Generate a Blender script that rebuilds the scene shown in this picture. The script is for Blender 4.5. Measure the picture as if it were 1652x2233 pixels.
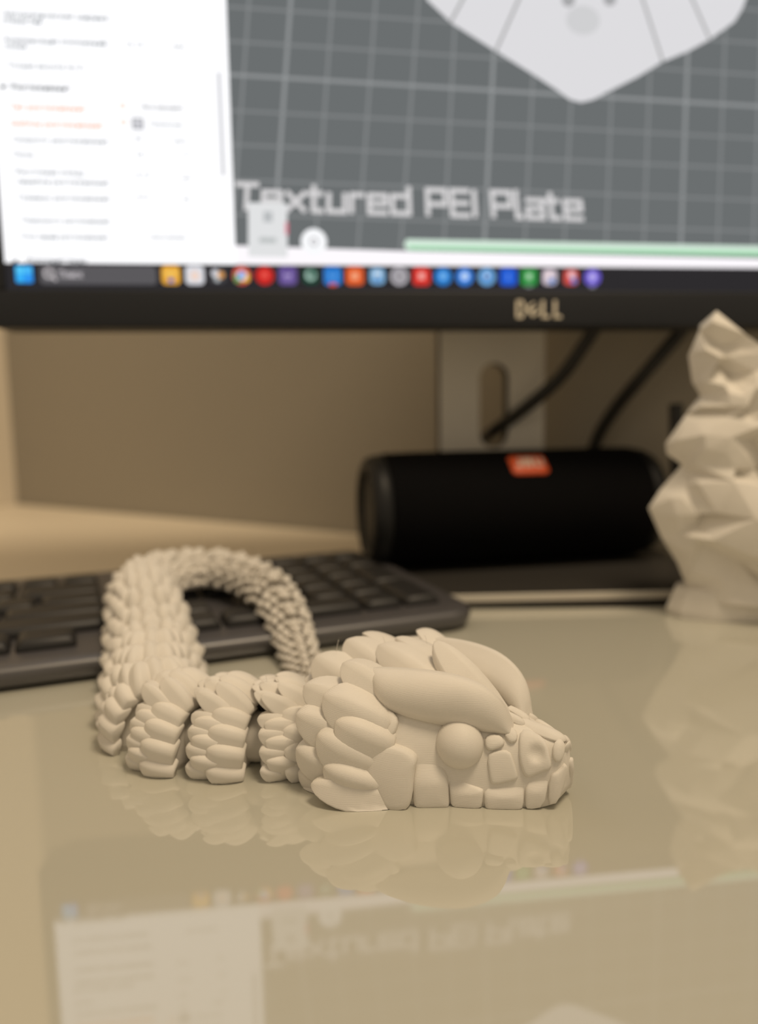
import bpy, bmesh, math, random
import numpy as np
from math import sin, cos, tan, atan2, pi, radians, degrees, hypot, sqrt
from mathutils import Vector, Matrix
from mathutils.bvhtree import BVHTree
from mathutils.geometry import delaunay_2d_cdt

for o in list(bpy.data.objects):
    bpy.data.objects.remove(o, do_unlink=True)
scene = bpy.context.scene
COL = scene.collection
MM = 0.001
random.seed(7)

# ------------------------------------------------------------------ camera
FPX, PITCH, ROLL, HCAM = 1680.0, 0.1304, 0.0145, 100.0        # pixels (of 1652x2233), radians, mm above the glass
_fw = np.array([0, cos(PITCH), -sin(PITCH)]); _rt = np.array([1.0, 0, 0]); _dn = np.cross(_fw, _rt)
_rt2 = _rt * cos(ROLL) + _dn * sin(ROLL); _dn2 = -_rt * sin(ROLL) + _dn * cos(ROLL)
cam_d = bpy.data.cameras.new('camera'); cam = bpy.data.objects.new('camera', cam_d); COL.objects.link(cam)
cam_d.sensor_fit = 'VERTICAL'; cam_d.sensor_height = 36.0; cam_d.lens = 36.0 * FPX / 2233.0
cam_d.clip_start = 0.005; cam_d.clip_end = 20
_m = Matrix.Identity(4)
for i in range(3):
    _m[i][0] = _rt2[i]; _m[i][1] = -_dn2[i]; _m[i][2] = -_fw[i]
_m[2][3] = HCAM * MM
cam.matrix_world = _m
cam_d.dof.use_dof = True; cam_d.dof.focus_distance = 0.197; cam_d.dof.aperture_fstop = 6.1
scene.camera = cam
CAMP = np.array([0, 0, HCAM])

# ------------------------------------------------------------------ world, lamps, exposure
world = bpy.data.worlds.new('room_light'); scene.world = world; world.use_nodes = True
world.node_tree.nodes['Background'].inputs[0].default_value = (1.0, 0.82, 0.60, 1)
world.node_tree.nodes['Background'].inputs[1].default_value = 0.47
ld = bpy.data.lights.new('ceiling_lamp', 'AREA'); lo = bpy.data.objects.new('ceiling_lamp', ld); COL.objects.link(lo)
ld.shape = 'DISK'; ld.size = 0.45; ld.energy = 16; ld.color = (1.0, 0.80, 0.56)
lo.location = (0.42, -0.12, 1.60)
lo.rotation_euler = (Vector((0.0, 0.30, 0.0)) - lo.location).to_track_quat('-Z', 'Y').to_euler()
vs = scene.view_settings
vs.view_transform = 'Standard'; vs.look = 'None'; vs.exposure = 0.0; vs.gamma = 1.0; vs.use_curve_mapping = False


# ------------------------------------------------------------------ helpers
def ray(px, py):
    v = np.array([(px - 826) / FPX, (py - 1116.5) / FPX, 1.0])
    return _rt2 * v[0] + _dn2 * v[1] + _fw * v[2]
def at_z(px, py, z):
    d = ray(px, py); return CAMP + d * ((z - HCAM) / d[2])
def at_y(px, py, y):
    d = ray(px, py); return CAMP + d * (y / d[1])
def at_plane(px, py, p, n):
    d = ray(px, py); p = np.array(p, float); n = np.array(n, float)
    return CAMP + d * (np.dot(p - CAMP, n) / np.dot(d, n))

def link(o, parent=None):
    COL.objects.link(o)
    if parent is not None: o.parent = parent
    return o
def tag(o, label=None, cat=None, group=None, kind=None):
    if label: o['label'] = label
    if cat: o['category'] = cat
    if group: o['group'] = group
    if kind: o['kind'] = kind
    return o
def empty(name, loc=(0, 0, 0), rz=0):
    o = bpy.data.objects.new(name, None); COL.objects.link(o)
    o.empty_display_size = 0.01
    o.location = [c * MM for c in loc]; o.rotation_euler = (0, 0, rz); return o
def mk(name, verts, faces, mats, parent=None, smooth=True, midx=None, recalc=True):
    """one mesh object; verts in millimetres"""
    me = bpy.data.meshes.new(name)
    me.from_pydata([(v[0] * MM, v[1] * MM, v[2] * MM) for v in verts], [], faces)
    if not isinstance(mats, (list, tuple)): mats = [mats]
    for m in mats: me.materials.append(m)
    if midx: me.polygons.foreach_set('material_index', midx)
    if recalc:
        bm = bmesh.new(); bm.from_mesh(me); bmesh.ops.recalc_face_normals(bm, faces=bm.faces); bm.to_mesh(me); bm.free()
    if smooth: me.polygons.foreach_set('use_smooth', [True] * len(me.polygons))
    me.update()
    return link(bpy.data.objects.new(name, me), parent)
def mk_bm(name, bm, mat, parent=None, smooth=False, sharp=None):
    bmesh.ops.recalc_face_normals(bm, faces=bm.faces)
    me = bpy.data.meshes.new(name); bm.to_mesh(me); bm.free()
    for v in me.vertices: v.co = v.co * MM
    me.materials.append(mat)
    if smooth: me.polygons.foreach_set('use_smooth', [True] * len(me.polygons))
    if sharp is not None: me.set_sharp_from_angle(angle=radians(sharp))
    return link(bpy.data.objects.new(name, me), parent)
def box_bm(x0, x1, y0, y1, z0, z1, bev=0, seg=2, bm=None):
    b2 = bmesh.new(); bmesh.ops.create_cube(b2, size=1)
    for v in b2.verts:
        v.co = Vector(((x0 + x1) / 2 + v.co.x * (x1 - x0), (y0 + y1) / 2 + v.co.y * (y1 - y0), (z0 + z1) / 2 + v.co.z * (z1 - z0)))
    if bev: bmesh.ops.bevel(b2, geom=b2.edges[:], offset=bev, segments=seg, profile=0.5, affect='EDGES')
    return b2
def loft(rings, cap=True, closed=True):
    n = len(rings[0]); V = [p for r in rings for p in r]; Fc = []
    for i in range(len(rings) - 1):
        for j in range(n if closed else n - 1):
            a = i * n + j; b = i * n + (j + 1) % n
            Fc.append((a, b, b + n, a + n))
    if cap:
        Fc.append(tuple(range(n))[::-1]); Fc.append(tuple(range((len(rings) - 1) * n, len(rings) * n)))
    return V, Fc
def catmull(P, n=8):
    P = [np.array(p, float) for p in P]; Q = [2 * P[0] - P[1]] + P + [2 * P[-1] - P[-2]]; out = []
    for i in range(1, len(Q) - 2):
        for k in range(n):
            t = k / n; a, b, c, d = Q[i - 1], Q[i], Q[i + 1], Q[i + 2]
            out.append(0.5 * (2 * b + (c - a) * t + (2 * a - 5 * b + 4 * c - d) * t * t + (-a + 3 * b - 3 * c + d) * t ** 3))
    out.append(P[-1]); return out
def tube(path, r, k=8):
    path = [np.array(p, float) for p in path]; rings = []; up = np.array([0.13, 0.2, 1.0])
    for i, p in enumerate(path):
        t = path[min(i + 1, len(path) - 1)] - path[max(i - 1, 0)]; t /= np.linalg.norm(t) + 1e-9
        u = np.cross(t, up); u /= np.linalg.norm(u) + 1e-9; v = np.cross(u, t)
        rr = r[i] if isinstance(r, (list, tuple)) else r
        rings.append([p + rr * (u * cos(2 * pi * j / k) + v * sin(2 * pi * j / k)) for j in range(k)])
    return loft(rings)
def interp(x, xs, ys): return float(np.interp(x, xs, ys))

# ------------------------------------------------------------------ materials
def nmat(name):
    m = bpy.data.materials.new(name); m.use_nodes = True; return m, m.node_tree, m.node_tree.nodes['Principled BSDF']
def pbr(name, col, rough=0.5, metal=0.0, noise=None, bump=None, spec=0.5, coat=0.0):
    m, nt, b = nmat(name)
    b.inputs['Base Color'].default_value = (*col, 1); b.inputs['Roughness'].default_value = rough
    b.inputs['Metallic'].default_value = metal; b.inputs['Specular IOR Level'].default_value = spec
    b.inputs['Coat Weight'].default_value = coat
    if noise or bump:
        tc = nt.nodes.new('ShaderNodeTexCoord')
    if noise:
        sc, amt = noise; n = nt.nodes.new('ShaderNodeTexNoise'); n.inputs['Scale'].default_value = sc; n.inputs['Detail'].default_value = 4
        nt.links.new(tc.outputs['Object'], n.inputs['Vector'])
        mx = nt.nodes.new('ShaderNodeMix'); mx.data_type = 'RGBA'
        mx.inputs[6].default_value = tuple(c * (1 - amt) for c in col) + (1,); mx.inputs[7].default_value = tuple(min(1, c * (1 + amt)) for c in col) + (1,)
        nt.links.new(n.outputs['Fac'], mx.inputs[0]); nt.links.new(mx.outputs[2], b.inputs['Base Color'])
    if bump:
        sc, st, dist = bump; n = nt.nodes.new('ShaderNodeTexNoise'); n.inputs['Scale'].default_value = sc
        nt.links.new(tc.outputs['Object'], n.inputs['Vector'])
        bp = nt.nodes.new('ShaderNodeBump'); bp.inputs['Strength'].default_value = st; bp.inputs['Distance'].default_value = dist
        nt.links.new(n.outputs['Fac'], bp.inputs['Height']); nt.links.new(bp.outputs['Normal'], b.inputs['Normal'])
    return m
def printed(name, col, layer=0.22, dist=0.000025, strength=0.4):
    """matte printed plastic: thin horizontal layer lines"""
    m, nt, b = nmat(name); N, L = nt.nodes, nt.links
    geo = N.new('ShaderNodeNewGeometry'); sep = N.new('ShaderNodeSeparateXYZ'); L.new(geo.outputs['Position'], sep.inputs[0])
    nz = N.new('ShaderNodeTexNoise'); nz.inputs['Scale'].default_value = 60; L.new(geo.outputs['Position'], nz.inputs['Vector'])
    a = N.new('ShaderNodeMath'); a.operation = 'MULTIPLY_ADD'; a.inputs[1].default_value = 0.00025; L.new(nz.outputs['Fac'], a.inputs[0]); L.new(sep.outputs['Z'], a.inputs[2])
    mu = N.new('ShaderNodeMath'); mu.operation = 'MULTIPLY'; mu.inputs[1].default_value = 2 * pi / (layer * MM); L.new(a.outputs[0], mu.inputs[0])
    sn = N.new('ShaderNodeMath'); sn.operation = 'SINE'; L.new(mu.outputs[0], sn.inputs[0])
    bp = N.new('ShaderNodeBump'); bp.inputs['Strength'].default_value = strength; bp.inputs['Distance'].default_value = dist
    L.new(sn.outputs[0], bp.inputs['Height']); L.new(bp.outputs['Normal'], b.inputs['Normal'])
    n2 = N.new('ShaderNodeTexNoise'); n2.inputs['Scale'].default_value = 180; n2.inputs['Detail'].default_value = 3; L.new(geo.outputs['Position'], n2.inputs['Vector'])
    mx = N.new('ShaderNodeMix'); mx.data_type = 'RGBA'; mx.inputs[6].default_value = tuple(c * .96 for c in col) + (1,); mx.inputs[7].default_value = tuple(min(1, c * 1.03) for c in col) + (1,)
    L.new(n2.outputs['Fac'], mx.inputs[0]); L.new(mx.outputs[2], b.inputs['Base Color'])
    b.inputs['Roughness'].default_value = 0.55; b.inputs['Specular IOR Level'].default_value = 0.3
    return m
def srgb(c): return tuple(((x / 255) / 12.92 if x / 255 <= 0.04045 else ((x / 255 + 0.055) / 1.055) ** 2.4) for x in c)
_em = {}
SCREEN_GAIN = 1.0
def emit(c):
    """pixel colour on the lit display"""
    if c not in _em:
        m = bpy.data.materials.new('display_colour_%02x%02x%02x' % c); m.use_nodes = True; nt = m.node_tree; nt.nodes.clear()
        e = nt.nodes.new('ShaderNodeEmission'); out = nt.nodes.new('ShaderNodeOutputMaterial')
        e.inputs[0].default_value = (*srgb(c), 1); e.inputs[1].default_value = 1.16 if min(c) > 232 else SCREEN_GAIN
        nt.links.new(e.outputs[0], out.inputs[0]); _em[c] = m
    return _em[c]

M = {}
M['pla'] = printed('ivory_printed_plastic', (0.73, 0.695, 0.635))
M['pla_wolf'] = printed('white_printed_plastic', (0.76, 0.725, 0.66), dist=0.00002)
M['string'] = pbr('filament_string', (0.8, 0.76, 0.7), 0.4)
M['wall'] = pbr('painted_wall', (0.345, 0.318, 0.268), 0.85, noise=(3, .03), bump=(300, .05, .0005))
M['floor'] = pbr('wood_floor', (0.30, 0.20, 0.12), 0.5, noise=(9, .25))
M['kb'] = pbr('black_keyboard_plastic', (0.058, 0.055, 0.058), 0.40, bump=(2500, .12, .0002), spec=1.0)
M['key'] = pbr('black_key_plastic', (0.020, 0.0195, 0.0195), 0.45, bump=(2500, .12, .0002), spec=.35)
M['bezel'] = pbr('black_bezel_plastic', (0.017, 0.019, 0.0235), 0.5, spec=.3)
M['stand'] = pbr('silver_stand_paint', (0.86, 0.82, 0.73), 0.42)
M['base_shade'] = pbr('shaded_base_paint', (0.040, 0.037, 0.033), 0.4, metal=0.0)  # near-black colour carries the speaker's reflection and the gap shadow under the base
M['lit_edge'] = pbr('lit_edge_paint', (0.62, 0.58, 0.5), 0.4)  # pale colour stands in for light on the base's front edge
M['cable'] = pbr('black_cable_rubber', (0.012, 0.012, 0.012), 0.5)
M['mesh'] = pbr('black_speaker_fabric', (0.0045, 0.0045, 0.005), 0.9, bump=(1800, .5, .0006), spec=0.06)
M['rubber'] = pbr('black_speaker_rubber', (0.010, 0.0105, 0.011), 0.5, spec=.3)
M['orange'] = pbr('orange_badge', (0.72, 0.10, 0.025), 0.4)
M['white_print'] = pbr('white_badge_print', (0.8, 0.72, 0.62), 0.5)
M['silver_letters'] = pbr('silver_letter_metal', (0.85, 0.78, 0.64), 0.35, metal=0.2)
M['leg'] = pbr('desk_leg_metal', (0.35, 0.35, 0.35), 0.4, metal=0.6)
# back-painted glass: pale green-beige body under a glossy face with a few wipe marks
def glass_mat():
    m, nt, b = nmat('pale_green_glass'); N, L = nt.nodes, nt.links
    tc = N.new('ShaderNodeTexCoord'); mp = N.new('ShaderNodeMapping'); mp.inputs['Scale'].default_value = (6, 30, 1); mp.inputs['Rotation'].default_value = (0, 0, .5)
    L.new(tc.outputs['Object'], mp.inputs[0])
    n = N.new('ShaderNodeTexNoise'); n.inputs['Scale'].default_value = 1.5; n.inputs['Detail'].default_value = 6; L.new(mp.outputs[0], n.inputs['Vector'])
    r = N.new('ShaderNodeMapRange'); r.inputs[1].default_value = .45; r.inputs[2].default_value = .8; r.inputs[3].default_value = .025; r.inputs[4].default_value = .07
    L.new(n.outputs['Fac'], r.inputs[0]); L.new(r.outputs[0], b.inputs['Roughness'])
    b.inputs['Base Color'].default_value = (0.48, 0.468, 0.395, 1); b.inputs['IOR'].default_value = 2.05
    return m
M['glass'] = glass_mat()
M['glass_edge'] = pbr('green_glass_edge', (0.012, 0.02, 0.016), 0.15)
M['laminate'] = pbr('cream_desk_laminate', (0.84, 0.75, 0.60), 0.5, noise=(4, .03))
M['panel'] = pbr('cream_side_panel', (0.74, 0.665, 0.545), 0.6, noise=(4, .03))

# ------------------------------------------------------------------ the setting
def slab(name, p0, p1, z0, z1, thick, mat):
    p0 = np.array(p0, float); p1 = np.array(p1, float); d = (p1 - p0) / np.linalg.norm(p1 - p0); n = np.array([-d[1], d[0]]) * thick
    c = [p0, p1, p1 + n, p0 + n]
    V = [(q[0], q[1], z) for z in (z0, z1) for q in c]
    F = [(0, 1, 2, 3), (4, 5, 6, 7), (0, 1, 5, 4), (1, 2, 6, 5), (2, 3, 7, 6), (3, 0, 4, 7)]
    return tag(mk(name, V, F, mat, None, smooth=False), kind='structure')
WA = atan2(662.3 - 923.6, -22.5 + 434.3)               # direction of the back wall on the plan
wdir = np.array([cos(WA), sin(WA)]); wn = np.array([-sin(WA), cos(WA)])
corner = np.array([-437.0, 925.3])
slab('wall_back', corner - wdir * 30, corner + wdir * 1600, -740, 1500, 40, M['wall'])
slab('wall_left', corner - wn * 1300, corner + wn * 0, -740, 1500, 40, M['panel'])
_fl = mk('floor', [(-1800, -1200, -740), (1900, -1200, -740), (1900, 1700, -740), (-1800, 1700, -740), (-1800, -1200, -760), (1900, -1200, -760), (1900, 1700, -760), (-1800, 1700, -760)],
         [(0, 1, 2, 3), (4, 5, 6, 7), (0, 1, 5, 4), (1, 2, 6, 5), (2, 3, 7, 6), (3, 0, 4, 7)], M['floor'], smooth=False)
tag(_fl, kind='structure')

# ------------------------------------------------------------------ the desk: glass sheet in the corner
desk = tag(empty('glass_desk', (0, 300, -740)), 'corner desk with a cream board and a glossy glass sheet under everything', 'desk')
c0 = corner + wdir * 2 - wn * 2
c1 = corner + wdir * 1150 - wn * 2
c2 = corner + wdir * 1150 - wn * 900
c3 = corner + wdir * 2 - wn * 1230
def sheet(name, pl, z0, z1, mats):
    V = [(p[0], p[1] - 300, 740 + z) for z in (z0, z1) for p in pl]; n_ = len(pl)
    F = [tuple(range(n_))[::-1], tuple(range(n_, 2 * n_))] + [(i, (i + 1) % n_, (i + 1) % n_ + n_, i + n_) for i in range(n_)]
    return mk(name, V, F, mats, desk, smooth=False, midx=[0, 0] + [1] * n_)
DZ = -5.0                                                       # desk board below the loose glass sheet
sheet('desk_board', [c0, c1, c2, np.array([480.0, 10.0]), np.array([-160.0, 10.0]), c3], -30, DZ, [M['laminate'], M['laminate']])
gl = sheet('glass_top', [np.array([-520.0, 20.0]), np.array([640.0, 20.0]), np.array([640.0, 368.0]), np.array([-520.0, 392.0])], DZ + .05, 0, [M['glass'], M['glass_edge']])
gl['label'] = 'glossy pale glass sheet'
for p in (c0 + wdir * 60 - wn * 60, c1 - wdir * 60 - wn * 60, c2 - wdir * 70 + wn * 60, c3 + wdir * 60 + wn * 60):
    mk_bm('desk_leg', box_bm(p[0] - 22, p[0] + 22, p[1] - 322, p[1] - 278, 0, 710.5, 3), M['leg'], desk)

# ------------------------------------------------------------------ monitor
MA = math.atan(0.1152)
mon = tag(empty('monitor', (0, 410.5, 0), MA), 'black monitor on a silver stand showing a white settings panel and grey grid', 'monitor')
def uv(px, py):
    """point of the display plane (millimetres along it, height) seen at a pixel of the photograph"""
    P = at_plane(px, py, (0, 410.5, 0), (sin(MA), -cos(MA), 0)); return (P[0] / cos(MA), P[2])
U0, U1, V0, V1 = -182.0, 322.0, 161.5, 445.0
def frame_part(name, u0, u1, v0, v1, y0, y1, mat, bev=1.2):
    return mk_bm(name, box_bm(u0, u1, y0, y1, v0, v1, bev, 3), mat, mon, smooth=True, sharp=40)
frame_part('bezel', U0 - 6, U1 + 6, V0 - 18.5, V0, -3.0, 22, M['bezel'])
frame_part('bezel', U0 - 6, U1 + 6, V1, V1 + 7, -3.0, 22, M['bezel'])
frame_part('bezel', U0 - 6, U0, V0, V1, -2.9, 22, M['bezel'], .8)
frame_part('bezel', U1, U1 + 6, V0, V1, -2.9, 22, M['bezel'], .8)
frame_part('back_cover', U0 - 3, U1 + 3, V0 - 16, V1 + 4, 3, 36, M['bezel'], 6)
frame_part('rear_housing', U0 + 130, U1 - 130, V0 + 30, V1 - 40, 34, 62, M['bezel'], 10)
screen = mk('screen', [(U0, 0, V0), (U1, 0, V0), (U1, 0, V1), (U0, 0, V1), (U0, 2, V0), (U1, 2, V0), (U1, 2, V1), (U0, 2, V1)],
            [(0, 1, 2, 3), (4, 5, 6, 7), (0, 1, 5, 4), (1, 2, 6, 5), (2, 3, 7, 6), (3, 0, 4, 7)], emit((107, 111, 112)), mon, smooth=False)
tag(screen, 'lit display with a settings panel, a grey grid and a taskbar')
def flat(name, polys, layer, label=None):
    """printed-thin picture element lying on the display: polys = [(outline in display mm, colour, extra layer)]"""
    V, F, mi, mats = [], [], [], []
    for poly, colr, ex in polys:
        m = emit(colr)
        if m not in mats: mats.append(m)
        s = len(V); y = -(0.06 * (layer + ex) + 0.04)
        V += [(p[0], y, p[1]) for p in poly]; F.append(tuple(range(s, s + len(poly)))); mi.append(mats.index(m))
    o = mk(name, V, F, mats, screen, smooth=False, midx=mi, recalc=False)
    if label: o['label'] = label
    return o
def quad(u0, u1, v0, v1): return [(u0, v0), (u1, v0), (u1, v1), (u0, v1)]
def disc(u, v, r, n=20, ry=None): return [(u + r * cos(2 * pi * i / n), v + (ry or r) * sin(2 * pi * i / n)) for i in range(n)]
def rrect(u, v, w, h, r, n=5):
    out = []
    for cx, cy, a0 in ((w / 2 - r, h / 2 - r, 0), (-w / 2 + r, h / 2 - r, 90), (-w / 2 + r, -h / 2 + r, 180), (w / 2 - r, -h / 2 + r, 270)):
        out += [(u + cx + r * cos(radians(a0 + 90 * i / n)), v + cy + r * sin(radians(a0 + 90 * i / n))) for i in range(n + 1)]
    return out
def pxq(pts): return [uv(*p) for p in pts]
def clip_v(p): return p
VT = 174.3                                                       # top of the taskbar
# viewport grid: lines across the plate
UL = -70.9
def line_quad(a, b, w):
    a = np.array(a); b = np.array(b); d = (b - a) / np.linalg.norm(b - a); n = np.array([-d[1], d[0]]) * w / 2
    return [tuple(a - n), tuple(b - n), tuple(b + n), tuple(a + n)]
xs276 = [523, 614, 705, 799, 892, 980, 1068, 1156, 1242, 1330, 1412, 1493, 1573, 1651, 1729, 1806, 1882, 1957, 2031]
for i, x in enumerate(xs276):
    k = -.072 if i < 5 else (-.05 if i < 9 else -.036)
    a = uv(x + k * (545 - 276), 545); b = uv(x + k * (0 - 276), 0)
    d = (np.array(b) - np.array(a)); b = tuple(np.array(a) + d * ((V1 - 1 - a[1]) / d[1]))
    if a[0] < UL:                                                # start where the line leaves the white panel
        t = (UL - a[0]) / (b[0] - a[0]); a = (UL, a[1] + t * (b[1] - a[1]))
    major = i in (1, 6, 11, 16)
    flat('grid_line', [(line_quad(a, b, 1.7 if major else 1.25), (146, 149, 150) if major else (133, 136, 137), 0)], 1 if major else 1.3)
ys = [(467, .033), (392, .039), (315, .047), (241, .053), (163, .060), (90, .064), (15, .069)] + [(15 - 76 * k, .069 + .003 * k) for k in range(1, 9)]
for i, (y, k) in enumerate(ys):
    a = uv(503, y); b = uv(1652, y + k * 1149)
    d = np.array(b) - np.array(a); b = tuple(np.array(a) + d * ((U1 - .5 - a[0]) / d[0]))
    if max(a[1], b[1]) > V1 - 1: continue
    major = i in (4, 9)
    flat('grid_line', [(line_quad((UL, a[1]), b, 1.6 if major else 1.15), (146, 149, 150) if major else (131, 134, 135), 0)], 2 if major else 1.6)
# model on the plate
mo = [(930, 0), (985, 52), (1080, 112), (1160, 162), (1215, 198), (1240, 217), (1265, 224), (1292, 218), (1320, 203), (1390, 168), (1440, 137), (1500, 112), (1548, 86), (1600, 48), (1616, 22), (1625, 0)]
mo_up = [(1640, -90), (1620, -190), (1560, -290), (1450, -360), (1280, -390), (1110, -360), (985, -280), (915, -180), (905, -80)]
flat('model_preview', [(pxq(mo + mo_up), (222, 221, 224), 0)], 4, 'white shape of a model on the grid')
for seg in ([(1008, 0), (982, 48)], [(1130, 0), (1080, 112)], [(1400, 0), (1444, 136)], [(1508, 0), (1546, 86)]):
    a, b = pxq(seg); a = tuple(np.array(b) + 2.2 * (np.array(a) - np.array(b)))
    flat('model_seam', [(line_quad(a, b, 1.3), (160, 160, 160), 0)], 6)
flat('model_seam', [(disc(*uv(1270, 45), 9, ry=7), (208, 208, 210), 0), (disc(*uv(1238, 0), 3.5), (168, 168, 170), 1), (disc(*uv(1328, -2), 3.5), (168, 168, 170), 1)], 6)
# plate lettering drawn in square strokes
GL = {'T': (5, [[(0, 7), (5, 7)], [(2.5, 7), (2.5, 0)]]),
      'e': (4.4, [[(0, 2.6), (4.4, 2.6), (4.4, 5), (0, 5), (0, 0), (4.4, 0)]]),
      'x': (4.4, [[(0, 5), (4.4, 0)], [(0, 0), (4.4, 5)]]),
      't': (2.8, [[(0.6, 7), (0.6, 0), (2.8, 0)], [(-.6, 5), (2.6, 5)]]),
      'u': (4.2, [[(0, 5), (0, 0), (4.2, 0), (4.2, 5)]]),
      'r': (2.9, [[(0, 0), (0, 5), (2.9, 5)]]),
      'd': (4.4, [[(4.4, 7.4), (4.4, 0), (0, 0), (0, 5), (4.4, 5)]]),
      'P': (4.8, [[(0, 0), (0, 7), (4.8, 7), (4.8, 3), (0, 3)]]),
      'E': (4.4, [[(4.4, 7), (0, 7), (0, 0), (4.4, 0)], [(0, 3.5), (4.1, 3.5)]]),
      'I': (0.0, [[(0, 7), (0, 0)]]),
      'l': (1.2, [[(0, 7.4), (0, 0), (1.2, 0)]]),
      'a': (4.2, [[(0, 5), (4.2, 5), (4.2, 0), (0, 0), (0, 2.6), (4.2, 2.6)]])}
word = 'Textured PEI Plate'
cx = 0; glyphs = []
for ch in word:
    if ch == ' ': cx += 3.2; continue
    w, st = GL[ch]; glyphs.append((cx, st)); cx += w + 1.75
tot = cx - 1.75
A = np.array(uv(515, 455)); B = np.array(uv(1268, 478)); A2 = np.array(uv(518, 402)); B2 = np.array(uv(1262, 425))
def wpt(p):
    s = p[0] / tot; t = p[1] / 7.0
    return tuple(A + (B - A) * s + ((A2 - A) * (1 - s) + (B2 - B) * s) * t)
for gx, st in glyphs:
    polys = []
    for pl_ in st:
        for p, q in zip(pl_[:-1], pl_[1:]):
            d = np.array(q, float) - np.array(p, float); d = d / np.linalg.norm(d) * .5
            p_ = np.array(p) - d; q_ = np.array(q) + d
            polys.append((line_quad(wpt((p_[0] + gx, p_[1])), wpt((q_[0] + gx, q_[1])), 2.5), (214, 212, 213), len(polys) * .12))
    flat('plate_letter', polys, 7)
# dark shadow round the lettering is the plate itself; then the little box and the slider knob
flat('layer_box', [(pxq([(541, 560), (541, 442), (625, 444), (627, 562)]), (226, 227, 228), 0), (pxq([(574, 485), (574, 462), (594, 462), (594, 485)]), (186, 189, 191), 1), (pxq([(565, 530), (565, 518), (602, 519), (602, 531)]), (190, 194, 194), 1), (pxq([(622, 512), (622, 485), (628, 485), (628, 512)]), (225, 120, 140), 1)], 9)
flat('slider_knob', [(disc(*uv(684, 528), 6.6), (235, 236, 238), 0), (disc(*uv(684, 528), 2.2), (190, 190, 194), 1), (disc(*uv(684, 528), 1.1), (240, 240, 240), 2)], 9)
flat('viewport_footer', [(pxq([(512, 576), (510, 536), (880, 548), (1652, 572)])[:3] + [(U1, uv(1652, 570)[1]), (U1, VT), (UL, VT)], (240, 236, 240), 0)], 8)
flat('slider_track', [(pxq([(886, 546), (880, 534), (886, 522)]) + [(U1, uv(1652, 541)[1]), (U1, uv(1652, 563)[1])], (214, 236, 220), 0),
                      (pxq([(890, 545), (890, 538)]) + [(U1, uv(1652, 552)[1]), (U1, uv(1652, 562)[1])], (150, 214, 166), 1)], 10)
# settings panel on the left
flat('settings_panel', [(quad(U0, UL, VT, V1 - .3), (250, 250, 252), 0), (pxq([(492, 385), (482, 385), (472, 158), (482, 158)]), (214, 214, 218), 1)], 11, 'white settings panel with faint lines of text')
def text_mesh(name, body, u, v, size, colr, layer, parent=None, mat=None, extr=0, yoff=None, width=None, bold=0.0, shear=0):
    cu = bpy.data.curves.new(name, 'FONT'); cu.body = body; cu.size = size; cu.extrude = extr; cu.offset = bold; cu.resolution_u = 3; cu.shear = shear
    tmp = bpy.data.objects.new(name, cu); COL.objects.link(tmp)
    dg = bpy.context.evaluated_depsgraph_get(); me = bpy.data.meshes.new_from_object(tmp.evaluated_get(dg))
    bpy.data.objects.remove(tmp, do_unlink=True)
    xs = [q.co.x for q in me.vertices] or [0, 1]; x0, x1 = min(xs), max(xs)
    sx = (width / (x1 - x0)) if width else 1.0
    y = yoff if yoff is not None else -(0.06 * layer + 0.04)
    for q in me.vertices: q.co = Vector(((u + (q.co.x - x0) * sx) * MM, (y - q.co.z) * MM, (v + q.co.y) * MM))
    me.materials.clear(); me.materials.append(mat or emit(colr)); me.name = name
    return link(bpy.data.objects.new(name, me), parent or screen)
G1, G2, OR = (134, 140, 145), (156, 160, 164), (252, 172, 132)
rows = [("Автоматическая ширина", 8, 38, 236, G1), ("отверстий", 8, 52, 92, G1), ("Компенсация отклонений", 12, 94, 232, G1), ("слоёв", 12, 108, 60, G1),
        ("Точная высота по Z", 18, 150, 182, G2), ("Тип разглаживания", 24, 240, 186, OR), ("Шаблон разглаживания", 26, 276, 224, OR),
        ("Скорость разглаживания", 30, 311, 236, G2), ("Поток", 32, 344, 76, G2), ("Расстояние между", 36, 381, 186, G2), ("линиями разглаживания", 38, 402, 238, G2),
        ("Границы разглаживания", 42, 437, 240, G2), ("Поверхность разглаживания", 50, 487, 240, G2), ("Угол линий разглаживания", 48, 522, 236, G2)]
for body, x, y, xe, c in rows:
    a = uv(x, y); b = uv(xe, y); text_mesh('text_line', body, a[0], a[1], 3.9, c, 13, width=b[0] - a[0], bold=.05)
for body, x, y, xe, c in (("Разглаживание", 26, 197, 156, (44, 54, 60)), ("Дополнительно", 58, 575, 190, (90, 92, 98))):
    a = uv(x, y); b = uv(xe, y); text_mesh('text_line', body, a[0], a[1], 4.2, c, 13, width=b[0] - a[0], bold=.06)
for x, y in ((8, 190), (34, 571)):
    a = uv(x, y); flat('section_icon', [([(a[0] - 1.6, a[1]), (a[0] + 1.6, a[1] + 1.3), (a[0] + .4, a[1] - 1.6)], (44, 54, 60), 0)], 13)
for body, x, y, xe, c in (("0,15", 278, 104, 314, G2), ("мм", 378, 108, 402, G2), ("Все верхние", 312, 240, 398, (50, 56, 60)), ("Прямолин.", 328, 277, 400, (150, 156, 160)),
                          ("30", 294, 309, 310, G2), ("мм/с", 380, 314, 408, G2), ("10", 298, 344, 314, G2), ("%", 402, 344, 412, G2), ("0,15", 298, 388, 328, G2), ("мм", 398, 394, 416, G2),
                          ("0,21", 300, 436, 326, G2), ("мм", 400, 440, 414, G2), ("Прямолинейная", 328, 523, 406, G2)):
    a = uv(x, y); b = uv(xe, y); text_mesh('value_text', body, a[0], a[1], 3.7, c, 13, width=b[0] - a[0])
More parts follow.
